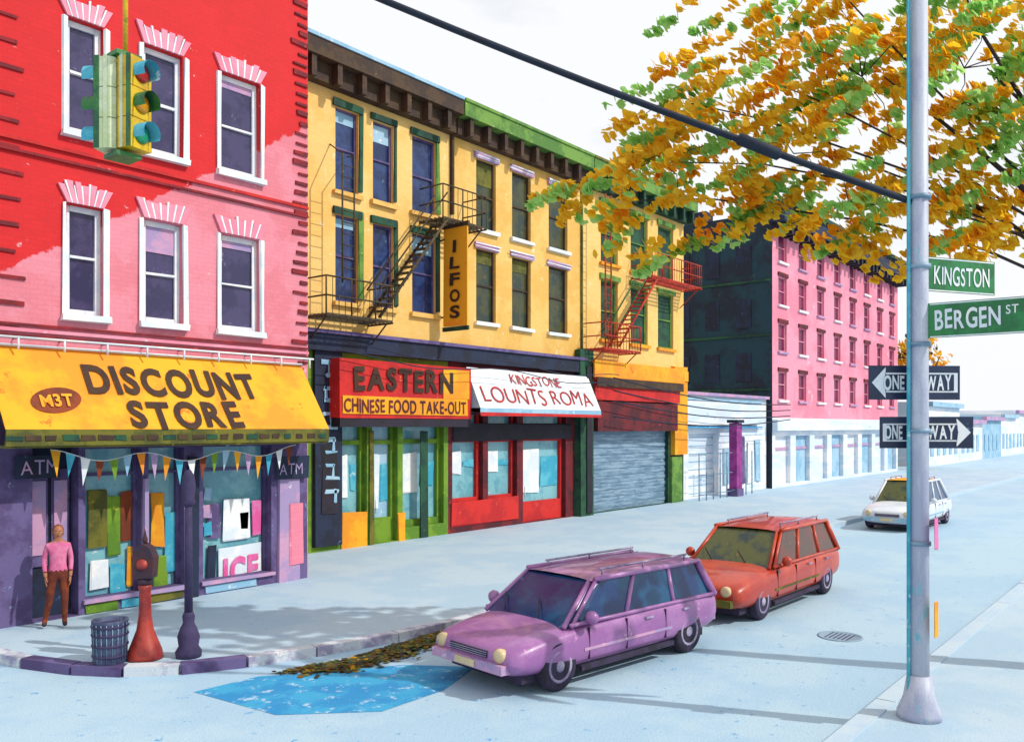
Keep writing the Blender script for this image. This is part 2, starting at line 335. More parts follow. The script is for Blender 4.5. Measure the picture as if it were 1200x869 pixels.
text(g,'lettering','letter','STORE',o+off,(1,0,0),sv,e.x-o.x,hh,.04)
o=aw(66,469); n=24; vs=[o+off*.6+Vector((1,0,0))*math.cos(t)*.42+sv*(math.sin(t)*.26+math.cos(t)*.07) for t in [2*math.pi*k/n for k in range(n)]]
g.add('badge','oval',vs,[tuple(range(n))]); text(g,'lettering','orange','M3T',o+off*1.3-Vector((.27,0,0))-sv*.15,(1,.0,.06),sv,.52,.24,.03)
g.done()
g=G('bunting_garland'); pts=[]; fc=['amber','cyan','white','oval','green','bluepale','orange','lilac']
for k in range(61):
    f=k/60; x=Xf(62,YR-.7)+(Xf(350,YR-.7)-Xf(62,YR-.7))*f; pts.append(Vector((x,YR-.6,3.12-.16*math.sin(f*math.pi*3)**2-.1*math.sin(math.pi*f))))
g.tube('string','white',pts,.008,4)
for k in range(0,60,3):
    a,b=pts[k],pts[min(k+2,60)]; m=(a+b)/2; dz=R(.38,.5)
    g.add('flags',fc[(k//3)%8],[a,b,m+Vector((R(-.04,.04),R(-.06,.06),-dz))],[(0,2,1)])
g.done()

# ---------------------------------------------------------------- yellow building
YY=18.6; g=G('yellow_apartment_building'); x0=Xf(352,YY)-1.2; xs1=Xf(528,YY); xs2=Xf(681,YY); x3=Xf(801,YY)
zr=[(6.95,9.35),(10.0,12.3)]; CT=12.7
WA=[(393,420),(437,461),(483,511)]; WB=[(558,581),(600,622),(643,665)]; WC=[(704,724),(739,759),(771,789)]
opsA=[(Xf(a,YY),Xf(b,YY),z0,z1) for a,b in WA for z0,z1 in zr]; opsB=[(Xf(a,YY),Xf(b,YY),z0,z1) for a,b in WB for z0,z1 in zr]
opsC=[(Xf(a,YY),Xf(b,YY),z0,z1) for a,b in WC for z0,z1 in zr]
wall(g,'wall','yellow',x0,xs1,5.9,CT+.3,YY,opsA); wall(g,'wall','yellow2',xs1,xs2,5.9,CT+.3,YY,opsB); wall(g,'wall','yellow',xs2,x3,5.9,CT+.3,YY,opsC)
g.box('body','yellow2',x0,x3-.01,YY+.4,38,.1,CT+.2); g.box('sidewall','yellow2',x3-.02,x3,YY+.003,38,.1,CT+.3)
for o in opsA: window(g,*o,YY,'glassb','purple',.07,'bluepale' if R(0,1)<.4 else None,'yellow2','green_d'); a,b,c,d=o; g.box('surround','green_c' if R(0,1)<.5 else 'green_d',b+.01,b+.14,YY-.04,YY-.003,c+.1,d+.2,.04)  # green lintels and right-hand strips paint in the windows' shadow
for o in opsB: window(g,*o,YY,'glassg','brown',.06,'olive' if R(0,1)<.4 else None,'white','lilac')
for o in opsC: window(g,*o,YY,'green_d','green_c',.08,None,'amber','green_c')
for a,b,c,d in opsB:
    for k in range(2): g.box('lintel','white',a-.15+R(-.1,.1),b+.1+R(-.1,.1),YY-.1-.02*k,YY-.09-.02*k,d+.05+k*.1,d+.07+k*.1,.03)
def cornice(x0,x1,top,bot,m3):
    g.box('cornice',bot,x0,x1,YY-.3,YY-.003,CT,CT+.5); g.box('cornice',top,x0,x1,YY-.62,YY-.004,CT+.505,CT+.95)
    g.box('cornice',m3,x0,x1,YY-.66,YY+.4,CT+.955,CT+1.05)
    k=x0+.3
    while k<x1-.2: g.box('brackets',bot,k,k+.16,YY-.56,YY-.31,CT-.05,CT+.5); k+=.85
cornice(x0,xs1-.05,'brown','brown','bluepale'); cornice(xs1+.02,xs2-.03,'green_c','brown','green_c'); cornice(xs2+.02,x3+.2,'green_c','green_d','olive')
g.box('downpipe','brown',xs1-.04,xs1+.05,YY-.12,YY-.004,10.2,CT); g.box('party_joint','olive',xs2-.05,xs2+.05,YY-.06,YY-.004,5.9,CT)
g.box('band','navy',x0,xs2,YY-.25,YY-.003,5.55,6.0); g.box('band','purple',x0,xs2,YY-.32,YY-.003,6.005,6.1,.01); g.box('band','orange',xs2+.01,x3,YY-.25,YY-.003,5.55,6.0)
sh=[(Xf(399,YY),Xf(430,YY),.5,4.0),(Xf(436,YY),Xf(466,YY),.15,4.0),(Xf(472,YY),Xf(520,YY),.5,4.0),(Xf(530,YY),Xf(566,YY),1.0,4.0),(Xf(572,YY),Xf(606,YY),1.0,4.0),(Xf(613,YY),Xf(663,YY),.15,4.0),(Xf(694,YY),Xf(783,YY),.15,4.1)]
xm=Xf(525,YY)
wall(g,'shopfront','green',x0,xm,.13,5.55,YY,sh[:3],.35); wall(g,'shopfront','maroon',xm,xs2,.13,5.55,YY,sh[3:6],.35); wall(g,'shopfront','green_d',xs2,x3,.13,5.55,YY,sh[6:],.35)
g.pan('pier','navy',366,398,397,640,YY,.003,.12,.03); g.pan('pier','black',374,520,392,600,YY,.125,.02,.06)
for k in range(12):
    v=408+k*15; g.pan('pier_marks','bluepale',374+R(-2,5),v,391+R(-5,3),v+R(2,4),YY,.15,.01,.04)
    if k%2: uu=376+R(0,12); g.pan('pier_marks','bluepale',uu,v,uu+2,v+15,YY,.15,.01,.03)
for i,o in enumerate(sh[:6]):
    a,b,c,d=o; g.box('shop_glass','glasst' if i!=1 else 'bluepale',a,b,YY+.3,YY+.34,c,d)
    fm='green' if i<3 else 'red'
    g.box('shop_frame',fm,a,a+.12,YY+.18,YY+.298,c,d,.01); g.box('shop_frame',fm,b-.12,b,YY+.18,YY+.298,c,d,.01); g.box('shop_frame',fm,a+.12,b-.12,YY+.18,YY+.297,c,c+(.7 if i in(1,5) else .2),.01)
    g.box('shop_frame',fm,a+.12,b-.12,YY+.18,YY+.297,3.0,3.12,.01)
    g.box('shop_display','white',a+.2,(a+b)/2,YY+.26,YY+.295,c+1.0,2.7,.05); g.box('shop_display','cyan',(a+b)/2+.08,b-.2,YY+.27,YY+.295,c+1.2,2.4,.05)
for i in (1,5): a,b,c,d=sh[i]; g.tube('door_handle','white',[(a+.25,YY+.12,1.0),(a+.25,YY+.12,1.4)],.02)
g.pan('shop_panel_and_shade','amber',400,600,428,652,YY,.003,.04,.05); g.pan('shop_panel_and_shade','olive',432,505,437,640,YY,.003,.05,.03); g.pan('shop_panel_and_shade','green_d',492,505,500,632,YY,.003,.05,.03); g.pan('shop_panel_and_shade','amber',466,600,474,640,YY,.003,.05,.03)
g.pan('shop_panel_and_shade','red',528,585,606,612,YY,.003,.04,.05); g.pan('shop_panel_and_shade','black',530,497,668,515,YY,.003,.05,.04)  # black panel paints in the shade below the awning
a,b,c,d=sh[6]
zz=c
while zz<d-.05: g.box('roller_shutter','steel',a,b,YY+.14+.03*(int(zz*7)%2),YY+.2,zz,zz+.135); zz+=.14
g.box('roller_shutter','navy',a,b,YY+.21,YY+.25,c,d)
g.pan('fascia','red',688,432,788,470,YY,.26,.12); g.pan('fascia','orange',686,428,792,446,YY,.39,.05); g.pan('fascia','maroon',692,472,786,505,YY,.003,.35); g.pan('fascia','brown',688,446,790,456,YY,.45,.03)
g.pan('pier','amber',786,430,801,532,YY,.003,.2,.03); g.pan('pier','green_d',673,410,688,606,YY,.003,.28,.03); g.pan('pier','black',680,430,686,600,YY,.3,.03,.03)
g.pan('pier','green_c',785,535,797,588,YY,.003,.1,.03)
g.done()
g=G('restaurant_sign'); ys=YY-.55
def band(gg,m,u0,u1,z0,z1,Y,th=.1,part='board'): gg.box(part,m,Xf(u0,Y),Xf(u1,Y),Y,Y+th,z0,z1,.01)
band(g,'red',398,552,3.75,5.35,ys,.5)
band(g,'amber',402,548,3.85,4.35,ys-.03,.02,'strip'); band(g,'orange',520,550,4.36,5.25,ys-.03,.02,'strip')
text(g,'lettering','letter','EASTERN',(Xf(414,ys),ys-.045,4.55),(1,0,0),(0,0,1),Xf(530,ys)-Xf(414,ys),.62,.04)
text(g,'lettering','maroon','CHINESE FOOD TAKE-OUT',(Xf(402,ys),ys-.045,3.9),(1,0,0),(0,0,1),Xf(545,ys)-Xf(402,ys),.38,.02)
g.box('valance','black',Xf(399,ys),Xf(552,ys),ys+.02,ys+.5,3.5,3.745); g.done()  # black strip paints in the shade beneath the sign
g=G('shop_awning'); X0,X1=Xf(552,ys)+.05,xs2+.0; yb=ys-.35
g.add('canvas','white',[(X0,YY-.3,5.4),(X1,YY-.3,5.4),(X1,yb,4.1),(X0,yb,4.1)],[(0,3,2,1)]); g.box('canvas','bluepale',X0,X1,yb-.01,yb+.01,3.92,4.1,.01)
g.box('canvas_edge','red',X0,X1,yb-.025,yb-.012,3.86,3.95,.02); g.add('canvas','green_d',[(X1,YY-.3,5.4),(X1,yb,4.1),(X1,YY-.3,4.1)],[(0,1,2)]); g.add('canvas','bluepale',[(X0,YY-.3,5.4),(X0,yb,4.1),(X0,YY-.3,4.1)],[(0,2,1)])
sv2=Vector((0,YY-.3-yb,1.3)).normalized(); o2=Vector((0,-.025,.015)); LN=Vector((0,YY-.3-yb,1.3)).length
text(g,'lettering','letterred','KINGSTONE',Vector((X0+2.0,yb,4.1))+sv2*LN*.62+o2,(1,0,0),sv2,2.8,.38,.0,.1)
text(g,'lettering','letterred','LOUNTS ROMA',Vector((X0+.3,yb,4.1))+sv2*LN*.12+o2,(1,0,0),sv2,X1-X0-.7,.6,-.005,.1)
g.box('soffit','black',X0,X1,yb+.03,YY-.01,3.9,3.95); g.done()  # underside coloured black for the awning's own shade
g=G('blade_sign'); xb=Xf(534,YY-.65); g.box('board','orange',xb-.03,xb+.03,YY-1.15,YY-.15,6.6,9.6,.02); 
g.tube('bracket','escape',[(xb,YY,9.3),(xb,YY-.2,9.3)],.03); g.tube('bracket','escape',[(xb,YY,6.9),(xb,YY-.2,6.9)],.03)
g.box('trim','brown',xb-.04,xb+.04,YY-1.2,YY-.1,9.62,9.75); g.box('trim','green_d',xb-.04,xb+.04,YY-1.18,YY-.12,6.45,6.58)
for i,ch in enumerate('ILFOS'): text(g,'lettering','letter',ch,(xb-.06,YY-.45 if ch!='I' else YY-.58,8.85-i*.5),(0,-1,0),(0,0,1),.42 if ch!='I' else .14,.38,.03)
g.done()

# ---------------------------------------------------------------- fire escapes
def fescape(name,m,Y,plats,stairs,m2=None):
    g=G(name); D=1.0
    for (xa,xb,z) in plats:
        for k in range(7): y=Y-D+k*D/6*.97; g.box('deck',m,xa,xb,y,y+.04,z-.05,z)
        for x in (xa,xb-.05): g.box('deck',m,x,x+.05,Y-D-.03,Y-.003,z-.1,z-.052)
        for zz in (.45,.95):
            g.tube('railing',m,[(xa,Y-.02,z+zz),(xa,Y-D,z+zz),(xb,Y-D,z+zz),(xb,Y-.02,z+zz)],.025,5)
        n=int((xb-xa)/.2)
        for k in range(n+1): x=xa+(xb-xa)*k/n; g.tube('balusters',m,[(x,Y-D,z),(x,Y-D,z+.95)],.012 if k%4 else .028,4)
        for x in (xa+.1,xb-.1): g.tube('brace',m,[(x,Y-.01,z-.8),(x,Y-D+.1,z-.06)],.025,5)
    for (p,q) in stairs:
        p=Vector(p);q=Vector(q); 
        for dy in (0,.5):
            a=p+Vector((0,dy,0)); b=q+Vector((0,dy,0)); g.tube('stringer',m,[a,b],.045,5); g.tube('handrail',m2 or m,[a+UP*.8,b+UP*.8],.026,5)
        n=int((q-p).length/.26)
        for k in range(1,n): c=p.lerp(q,k/n); g.box('treads',m,c.x-.1,c.x+.1,c.y+.0,c.y+.5,c.z-.015,c.z+.015)
    g.done()
fescape('fire_escape','escape',YY,[(Xf(368,YY-.5),Xf(446,YY-.5),6.45),(Xf(505,YY-.5),Xf(556,YY-.5),9.75)],[((Xf(440,YY-.8),YY-.95,6.5),(Xf(520,YY-.8),YY-.95,9.7))])
g=G('fire_ladder')
for dx in(0,.4): g.tube('rail','escape',[(Xf(376,YY)+dx,YY-.9,7.3),(Xf(376,YY)+dx,YY-.9,10.7)],.025,5)
for k in range(11): g.tube('rung','escape',[(Xf(376,YY),YY-.9,7.4+k*.3),(Xf(376,YY)+.4,YY-.9,7.4+k*.3)],.014,4)
g.tube('hook','escape',[(Xf(376,YY),YY-.9,10.7),(Xf(376,YY)+.3,YY-.01,11.2)],.02,4); g.tube('hook','escape',[(Xf(376,YY)+.4,YY-.9,10.7),(Xf(376,YY)+.9,YY-.01,11.0)],.02,4); g.done()
fescape('fire_escape','escape_r',YY,[(xs2+.15,Xf(738,YY-.5),6.5),(Xf(752,YY-.5),x3-.2,9.7)],[((Xf(722,YY-.8),YY-.95,6.6),(Xf(768,YY-.8),YY-.95,9.7)),],'escape_g')
g=G('fire_ladder')
for dx in(0,.4): g.tube('rail','escape_r',[(xs2+.3+dx,YY-.9,6.5),(xs2+.3+dx,YY-.9,12.3)],.035,5)
for k in range(19): g.tube('rung','escape_r',[(xs2+.3,YY-.9,6.7+k*.3),(xs2+.7,YY-.9,6.7+k*.3)],.018,4)
g.done()

# ---------------------------------------------------------------- low garage between
g=G('garage_building'); ga,gb=x3+.05,Xf(905,YY)-.1
wall(g,'wall','whitewall',ga,gb,.13,5.0,YY+.3,[(ga+1.0,ga+4.0,.15,3.2)],.3); g.box('body','whitewall',ga,gb,YY+.7,32,.1,4.9)
g.box('door','whitewall',ga+1,ga+4,YY+.55,YY+.6,.15,3.2); 
for k in range(8): g.box('door','bluepale',ga+1,ga+4,YY+.53,YY+.548,.3+k*.38,.34+k*.38)
g.box('coping','lilac',ga,gb,YY+.1,YY+.75,5.0,5.15); g.box('signboard','whitewall',ga+.3,gb-1.2,YY+.1,YY+.29,3.6,4.75,.03); g.box('signboard_trim','bluepale',ga+.2,gb-1.1,YY+.05,YY+.28,4.76,4.86); g.box('signboard_trim','bright_blue',ga+.2,gb-1.1,YY+.05,YY+.28,3.45,3.52)
for k in range(5): g.box('panels',['bluepale','white','purple','white','bluepale'][k],ga+4.6+k*.95,ga+5.2+k*.95,YY+.22,YY+.296,.6,R(2.0,3.2),.08)
g.done()
g=G('gate_post'); xg=Xf(862,YY-.6); g.box('shaft','magenta',xg-.3,xg+.3,YY-.8,YY-.4,.13,3.7,.02); g.box('cap','navy',xg-.38,xg+.38,YY-.88,YY-.32,3.7,3.85); g.box('plinth','purple',xg-.36,xg+.36,YY-.86,YY-.34,.13,.5); g.done()
g=G('chain_fence')
for k in range(9): x=ga+.3+k*.72; g.tube('post','steel',[(x,YY-.6,.13),(x,YY-.6,2.3)],.03,5)
for z in (.4,1.3,2.25): g.tube('rail','steel',[(ga+.3,YY-.6,z),(xg-.3,YY-.6,z)],.02,4)
g.done()
g=G('overhead_wires')
for z0,z1 in ((5.4,4.7),(4.9,4.4),(4.5,4.1),(3.9,3.9)):
    pts=[Vector((Xf(700,YY)+ (gb-Xf(700,YY))*f,YY-.75-f*.3,z0+(z1-z0)*f-.35*math.sin(math.pi*f))) for f in [i/10 for i in range(11)]]; g.tube('wire','navy',pts,.026,4)
for z0,z1 in ((5.75,5.5),(5.5,5.2)):
    xa_=Xf(366,YY); xe=Xf(700,YY); pts=[Vector((xa_+(xe-xa_)*f,YY-1.0,z0+(z1-z0)*f-.22*math.sin(math.pi*2*f)**2)) for f in [i/20 for i in range(21)]]; g.tube('wire','navy',pts,.016,4)
g.done()

# ---------------------------------------------------------------- pink building
g=G('pink_apartment_building'); pa=Xf(905,YY); pb=Xf(1052,YY); n=8; ops=[]
bw=(pb-pa)/n
for k in range(n):
    for z in (5.0,7.7,10.3,12.7): ops.append((pa+bw*(k+.28),pa+bw*(k+.68),z,z+1.6))
wall(g,'wall','pinkwall',pa,pb,4.0,14.6,YY,ops); 
for o in ops: window(g,*o,YY,'glassm','pinkwall',.08,None,'white' if R(0,1)<.6 else 'lilac','maroon')
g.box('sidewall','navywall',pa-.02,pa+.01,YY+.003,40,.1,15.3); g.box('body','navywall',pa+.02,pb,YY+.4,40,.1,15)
g.box('cornice','navy',pa-.5,pb+.5,YY-.9,YY-.003,14.6,15.5); g.box('cornice','green_d',pa-.6,pb+.6,YY-1.1,YY+.5,15.51,15.75)
for k in range(30): x=pa+(pb-pa)*k/30; g.box('brackets','black',x,x+.3,YY-.8,YY-.004,14.1,14.59)
for k in range(3): y=YY+1+k*3.2; g.box('chimney','navy',pa+.4,pa+1.4,y,y+1.4,15.0,16.0+R(-.3,.5),.1)
sop=[(pa+bw*k+.4,pa+bw*(k+1)-.4,.3,3.0) for k in range(n)]
wall(g,'groundfloor','whitewall',pa,pb,.13,4.0,YY-.0,sop,.3)
for i,o in enumerate(sop): g.box('shop_glass',['whitewall','bluepale','whitewall','bluepale'][i%4],o[0],o[1],YY+.25,YY+.3,o[2],o[3]); g.box('shop_frame','lilac',o[0],o[1],YY+.18,YY+.248,2.2,2.35)
g.box('shop_band','whitewall',pa,pb,YY-.3,YY-.003,3.3,3.9)
for k in range(3):
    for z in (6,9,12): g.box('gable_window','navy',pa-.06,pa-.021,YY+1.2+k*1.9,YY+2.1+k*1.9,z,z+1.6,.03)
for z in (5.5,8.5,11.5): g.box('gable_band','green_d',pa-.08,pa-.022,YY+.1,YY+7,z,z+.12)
g.done()
g=G('row_house'); xx=pb+9; i=0
cols_=['whitewall','whitewall','bluepale','whitewall','whitewall','bright_blue','bluepale']
while xx<165:
    w=R(9,14); h=R(4.0,6.0); g.box('wall',cols_[i%7],xx,xx+w-.1,YY,YY+14,.1,h); g.box('cornice','bluepale' if i%3==0 else 'lilac',xx,xx+w-.1,YY-.4,YY-.01,h-.4,h)
    for k in range(int(w/2.2)):
        g.box('windows','bluepale',xx+.8+k*2.2,xx+1.9+k*2.2,YY-.06,YY-.005,1,2.7,.02)
    xx+=w; i+=1
g.done()

# ---------------------------------------------------------------- leaves
def leaf(g,part,mat,c,s,nrm=None):
    a=Vector((R(-1,1),R(-1,1),R(-1,1))).normalized()
    if nrm is not None: b=nrm; a=(a-b*a.dot(b)).normalized(); b2=b.cross(a)
    else: b2=a.cross(Vector((R(-1,1),R(-1,1),R(-1,1)))).normalized()
    w=s*.46
    g.add(part,mat,[c-a*s*.5,c+b2*w*.8-a*s*.2,c+b2*w+a*s*.12,c+a*s*.5,c-b2*w+a*s*.12,c-b2*w*.8-a*s*.2],[(0,1,2,3,4,5)])
def clump(g,c,L1,L2,dr,mat,n,s):
    a=dr.normalized(); b=a.cross(Vector((R(-1,1),R(-1,1),R(-1,1)))).normalized(); d=a.cross(b)
    for _ in range(n):
        t=R(-1,1); r=math.sqrt(1-t*t)*math.sqrt(R(0,1)); q=R(0,6.28)
        nr=Vector((-.15,-.75,.6))+Vector((R(-.6,.6),R(-.6,.6),R(-.6,.6)))
        leaf(g,'leaves_'+mat,mat,c+a*t*L1+(b*math.cos(q)+d*math.sin(q))*r*L2,s*R(.7,1.25),nr.normalized())
g=G('maple_tree'); tb=P(1330,500,11.6); tb.z=.13
crown=Vector((tb.x,tb.y,5.2))
g.tube('trunk','bark',[tb,tb+Vector((.05,.02,1.5)),tb+Vector((-.05,.1,3.2)),crown],.24,10,.15)
g.lathe('root_flare','bark',[(.42,0),(.3,.15),(.24,.4)],tb)
lobes=[(1130,80,11.3,1.5,58),(1215,200,11.6,1.2,34),(1010,90,11.7,1.25,42),(1110,230,11.8,.9,26),(890,100,12.2,1.1,30),(780,120,12.5,.75,14),(775,190,12.6,.72,26),(930,180,12.2,.95,26),(995,240,12.0,.8,26),(1100,-20,11.4,1.4,32),(950,-20,11.8,1.2,20),(820,40,12.2,.8,8),(1290,90,11.2,1.7,60),(1035,300,11.8,.4,7),(870,220,12.4,.55,10),(1130,285,11.6,.5,12),(1330,-30,11.2,1.6,44),(640,235,13.2,.4,6),(715,235,13,.6,11),(830,255,12.6,.6,9),(740,300,12.9,.4,5)]
sdir=(RT*.85+UP*.5)
def rs():
    w=Vector((R(-1,1),R(-1,1),R(-1,1)))
    while w.length>1: w=Vector((R(-1,1),R(-1,1),R(-1,1)))
    return w
for (u,v,d,r,n) in lobes:
    c=P(u,v,d)
    if n>10:
        mid=crown.lerp(c,.45)+UP*.5+Vector((R(-.3,.3),R(-.3,.3),0))
        g.tube('limbs','bark',[crown-UP*.2,crown.lerp(mid,.55)+UP*.1,mid,mid.lerp(c,.6)+UP*.15,c+RT*.3],.055 if n>30 else .026,6,.008)
    for _ in range(n):
        w=rs(); p=c+Vector((w.x*r*1.2,w.y*r*1.2,w.z*r*.9)); m=random.choices(['leaf_o','leaf_g','leaf_a','leaf_gd'],[.5,.34,.12,.04])[0]
        clump(g,p,R(.22,.4),R(.07,.13),sdir+Vector((R(-.2,.2),R(-.2,.2),R(-.22,.22))),m,int(R(24,40)),.15)
        if R(0,1)<.07: g.tube('twigs','bark',[c,c.lerp(p,.5)+UP*.08+RT*.1,p],.009,4,.004)
g.done()
for (X,Y,h,r,cc) in ((73.5,18.3,10.5,2.3,('leaf_br','leaf_a','leaf_o')),):
    g=G('street_tree'); b=Vector((X,Y,.13)); g.tube('trunk','bark',[b,b+Vector((.1,0,h*.5)),b+Vector((0,.1,h*.8))],.25,8,.12)
    for k in range(7): q=k*.9; g.tube('limbs','bark',[b+Vector((0,0,h*.45)),b+Vector((math.cos(q)*r*.4,math.sin(q)*r*.4,h*.65)),b+Vector((math.cos(q)*r*.8,math.sin(q)*r*.8,h*.85))],.1,5,.03)
    for _ in range(90):
        w=rs(); clump(g,b+Vector((w.x*r,w.y*r,h*.8+w.z*r*1.1)),.6,.35,sdir,random.choice(cc),18,.34)
    g.done()
g=G('car_shadow_leaves')  # dark leaf shapes stand in for the parked cars' shadow along the kerb
for _ in range(6500):
    t=random.random()**.8; x=7.5+t*5.0+random.gauss(0,.15); y=9.85+t*.22-abs(random.gauss(0,.2))+R(0,.2)
    if x<8.3: y+=(8.3-x)*.35
    m=random.choices(['leaf_br','olive','leaf_a','brown','green_d'],[.26,.32,.04,.22,.18])[0]
    leaf(g,'leaves_'+m,m,Vector((x,y,R(.008,.035))),R(.06,.12),Vector((R(-.3,.3),R(-.3,.3),1)).normalized())
g.done()

# ---------------------------------------------------------------- cars
def car(name,loc,rz,Ln,w,Hh,body,glass,roofm,f0=1.25,f1=1.95,r0=.12,r1=.4,trim='maroon',zs_=1,sideglass=None):
    sideglass=sideglass or glass
    g=G(name,loc,rz); w/=2; s=Ln/4.6
    st=[(0,.8,.40,.60,.63),(.07,.93,.26,.68,.72),(.45,.99,.22,.78,.83),(1.25,1,.2,.87,.93),(2.4,1,.2,.9,.94),(3.7,1,.2,.92,.95),(4.45,.96,.25,.92,.95),(4.57,.9,.34,.86,.9),(4.6,.8,.42,.8,.82)]
    vs=[];fs=[]
    for x,ww,zb,zs,zt in st:
        zs*=zs_; zt*=zs_
        ww*=w; half=[(0,zb),(ww*.86,zb),(ww,zb+.14),(ww*1.01,(zb+zs)/2),(ww,zs-.12),(ww*.94,zs),(ww*.55,zt),(0,zt)]
        ring=half+[(-y,z) for y,z in half[-2:0:-1]]
        vs+=[(x*s,y,z) for y,z in ring]; 
    m=len(ring)
    for i in range(len(st)-1):
        for k in range(m): fs.append((i*m+k,(i+1)*m+k,(i+1)*m+(k+1)%m,i*m+(k+1)%m))
    fs.append(tuple(range(m))); fs.append(tuple((len(st)-1)*m+k for k in range(m))[::-1])
    me=bpy.data.meshes.new('body'); me.from_pydata(vs,[],fs); me.materials.append(MATS[body]); me.materials.append(MATS['tire']); me.update()
    ob=bpy.data.objects.new(name+'_body',me); bpy.context.collection.objects.link(ob)
    sub=ob.modifiers.new('s','SUBSURF'); sub.levels=2; sub.render_levels=2
    cuts=[]
    wx=[.85*s,3.72*s]
    for x in wx:
        cm=bpy.data.meshes.new('c'); n=28; cv2=[];cf=[]
        for (ya_,yb_) in ((-w-.2,-w+.28),(w-.28,w+.2)):
            o=len(cv2)
            for yy in (ya_,yb_):
                for k in range(n): q=2*math.pi*k/n; cv2.append((x+math.cos(q)*.385,yy,.33+math.sin(q)*.385))
            for k in range(n): cf.append((o+k,o+(k+1)%n,o+n+(k+1)%n,o+n+k))
            cf.append(tuple(o+k for k in range(n))[::-1]); cf.append(tuple(o+n+k for k in range(n)))
        cm.from_pydata(cv2,[],cf); cm.materials.append(MATS['tire']); co=bpy.data.objects.new('c',cm); bpy.context.collection.objects.link(co)
        bo=ob.modifiers.new('b','BOOLEAN'); bo.object=co; bo.operation='DIFFERENCE'; bo.solver='EXACT'; cuts.append(co)
    dg=bpy.context.evaluated_depsgraph_get(); nm=bpy.data.meshes.new_from_object(ob.evaluated_get(dg)); ob.modifiers.clear(); ob.data=nm
    nm.polygons.foreach_set('use_smooth',[True]*len(nm.polygons)); nm.set_sharp_from_angle(angle=.6)
    ob.parent=g.e
    for c in cuts: bpy.data.objects.remove(c)
    zb=.86*zs_; a0,a1=f0*s,f1*s; b0,b1=Ln-r0,Ln-r1; wb=w*.95; wt=w*.76; zt=Hh-.07
    def gh(f,sy,inset=0):
        return Vector((a0+(b0-a0)*f,sy*(wb-inset),zb)),Vector((a1+(b1-a1)*f,sy*(wt-inset),zt))
    F=[0,.08,.34,.66,.93,1]; V=[]
    for sy in (1,-1):
        for f in F:
            e=.06 if f in(0,1) else 0
            pb_,pt_=gh(f,sy,e+.015); V+= [pb_,pt_]
    n=len(F); Fs=[]
    for i in range(n-1):
        Fs.append((2*i,2*i+1,2*i+3,2*i+2)); o=2*n; Fs.append((o+2*i,o+2*i+2,o+2*i+3,o+2*i+1)); Fs.append((2*i+1,o+2*i+1,o+2*i+3,2*i+3))
    g.add('side_windows',sideglass,V,Fs)
    g.add('windscreens',glass,V,[(0,2*n,2*n+1,1),(2*n-2,2*n-1,4*n-1,4*n-2)])
    for sy in (1,-1):
        for f,r in ((.0,.035),(.03,.03),(.35,.035),(.67,.035),(.97,.06),(1,.045)):
            p,q=gh(f,sy,.06 if f in (0,1) else .01); g.tube('pillars',body,[p,q],r,8)
        p=[gh(f,sy,.0)[1]+UP*.02 for f in (.02,.3,.6,.98)]; g.tube('roof_rail',body,p,.04,8)
        p=[gh(f,sy,-.0)[0]+UP*.03 for f in (.02,.3,.6,.98)]; g.tube('belt_trim',body,p,.03,6)
        p=[Vector((a1+(b1-a1)*f,sy*wt*.8,Hh+.05)) for f in (.12,.5,.92)]; g.tube('roof_rack','rim',p,.018,6)
        for f in (.14,.5,.9): x=a1+(b1-a1)*f; g.tube('roof_rack','rim',[(x,sy*wt*.8,Hh-.03),(x,sy*wt*.8,Hh+.05)],.015,5)
        g.lathe('mirror',body,[(.02,-.08),(.08,-.06),(.1,0),(.08,.05),(.02,.07)],(a0+.35,sy*(w+.1),zb+.12),(1,0,0),10)
        for f in (.4,.66): g.box('handle','rim',a0+(b0-a0)*f+.2,a0+(b0-a0)*f+.36,min(sy*(w+.01),sy*(w+.03)),max(sy*(w+.01),sy*(w+.03)),zb-.1,zb-.07)
        g.lathe('headlamp','lamp',[(.02,-.05),(.085,-.045),(.1,0),(.09,.06)],(.035,sy*w*.66,.58*zs_+.02),(1,0,0),14)
        g.box('taillamp','taillamp',Ln-.09*s,Ln+.004,min(sy*w*.62,sy*w*.86),max(sy*w*.62,sy*w*.86),.62*zs_,.82*zs_)
        g.box('sill','tire',1.25*s,3.3*s,min(sy*(w-.05),sy*(w+.006)),max(sy*(w-.05),sy*(w+.006)),.2,.27)
        g.box('side_moulding',trim,1.3*s,3.25*s,min(sy*(w-.02),sy*(w+.014)),max(sy*(w-.02),sy*(w+.014)),.46,.5)
        for x in (1.4*s,2.2*s,3.1*s): g.box('door_seam','tire',x,x+.012,min(sy*(w-.03),sy*(w+.007)),max(sy*(w-.03),sy*(w+.007)),.34,zb-.03)
        for x in wx:
            ax=(0,sy,0); cy=sy*(w-.21)
            g.lathe('tyres','tire',[(.2,0),(.3,0),(.33,.03),(.335,.1),(.33,.17),(.3,.2),(.21,.2)],(x,cy,.335),ax,28)
            g.lathe('hubcaps','rim',[(.215,.15),(.22,.205),(.19,.21),(.17,.19),(.1,.185),(.06,.21),(.0,.215)],(x,cy,.335),ax,20)
    V=[];n1,n2=6,6
    for i in range(n1+1):
        f=i/n1
        for k in range(n2+1):
            y=-1+2*k/n2; x=a1-.03+(b1-a1+.08)*f; V.append((x,y*wt,zt+.005+.075*(1-y*y)**.5*(1-(2*f-1)**4*.6)))
    g.add('roof',roofm,V,[(i*(n2+1)+k,(i+1)*(n2+1)+k,(i+1)*(n2+1)+k+1,i*(n2+1)+k+1) for i in range(n1) for k in range(n2)],True)
    g.box('bumper',trim,-.06,.1,-w*.8,w*.8,.34,.46,.005); g.box('bumper',trim,Ln-.1,Ln+.06,-w*.8,w*.8,.36,.5,.005)
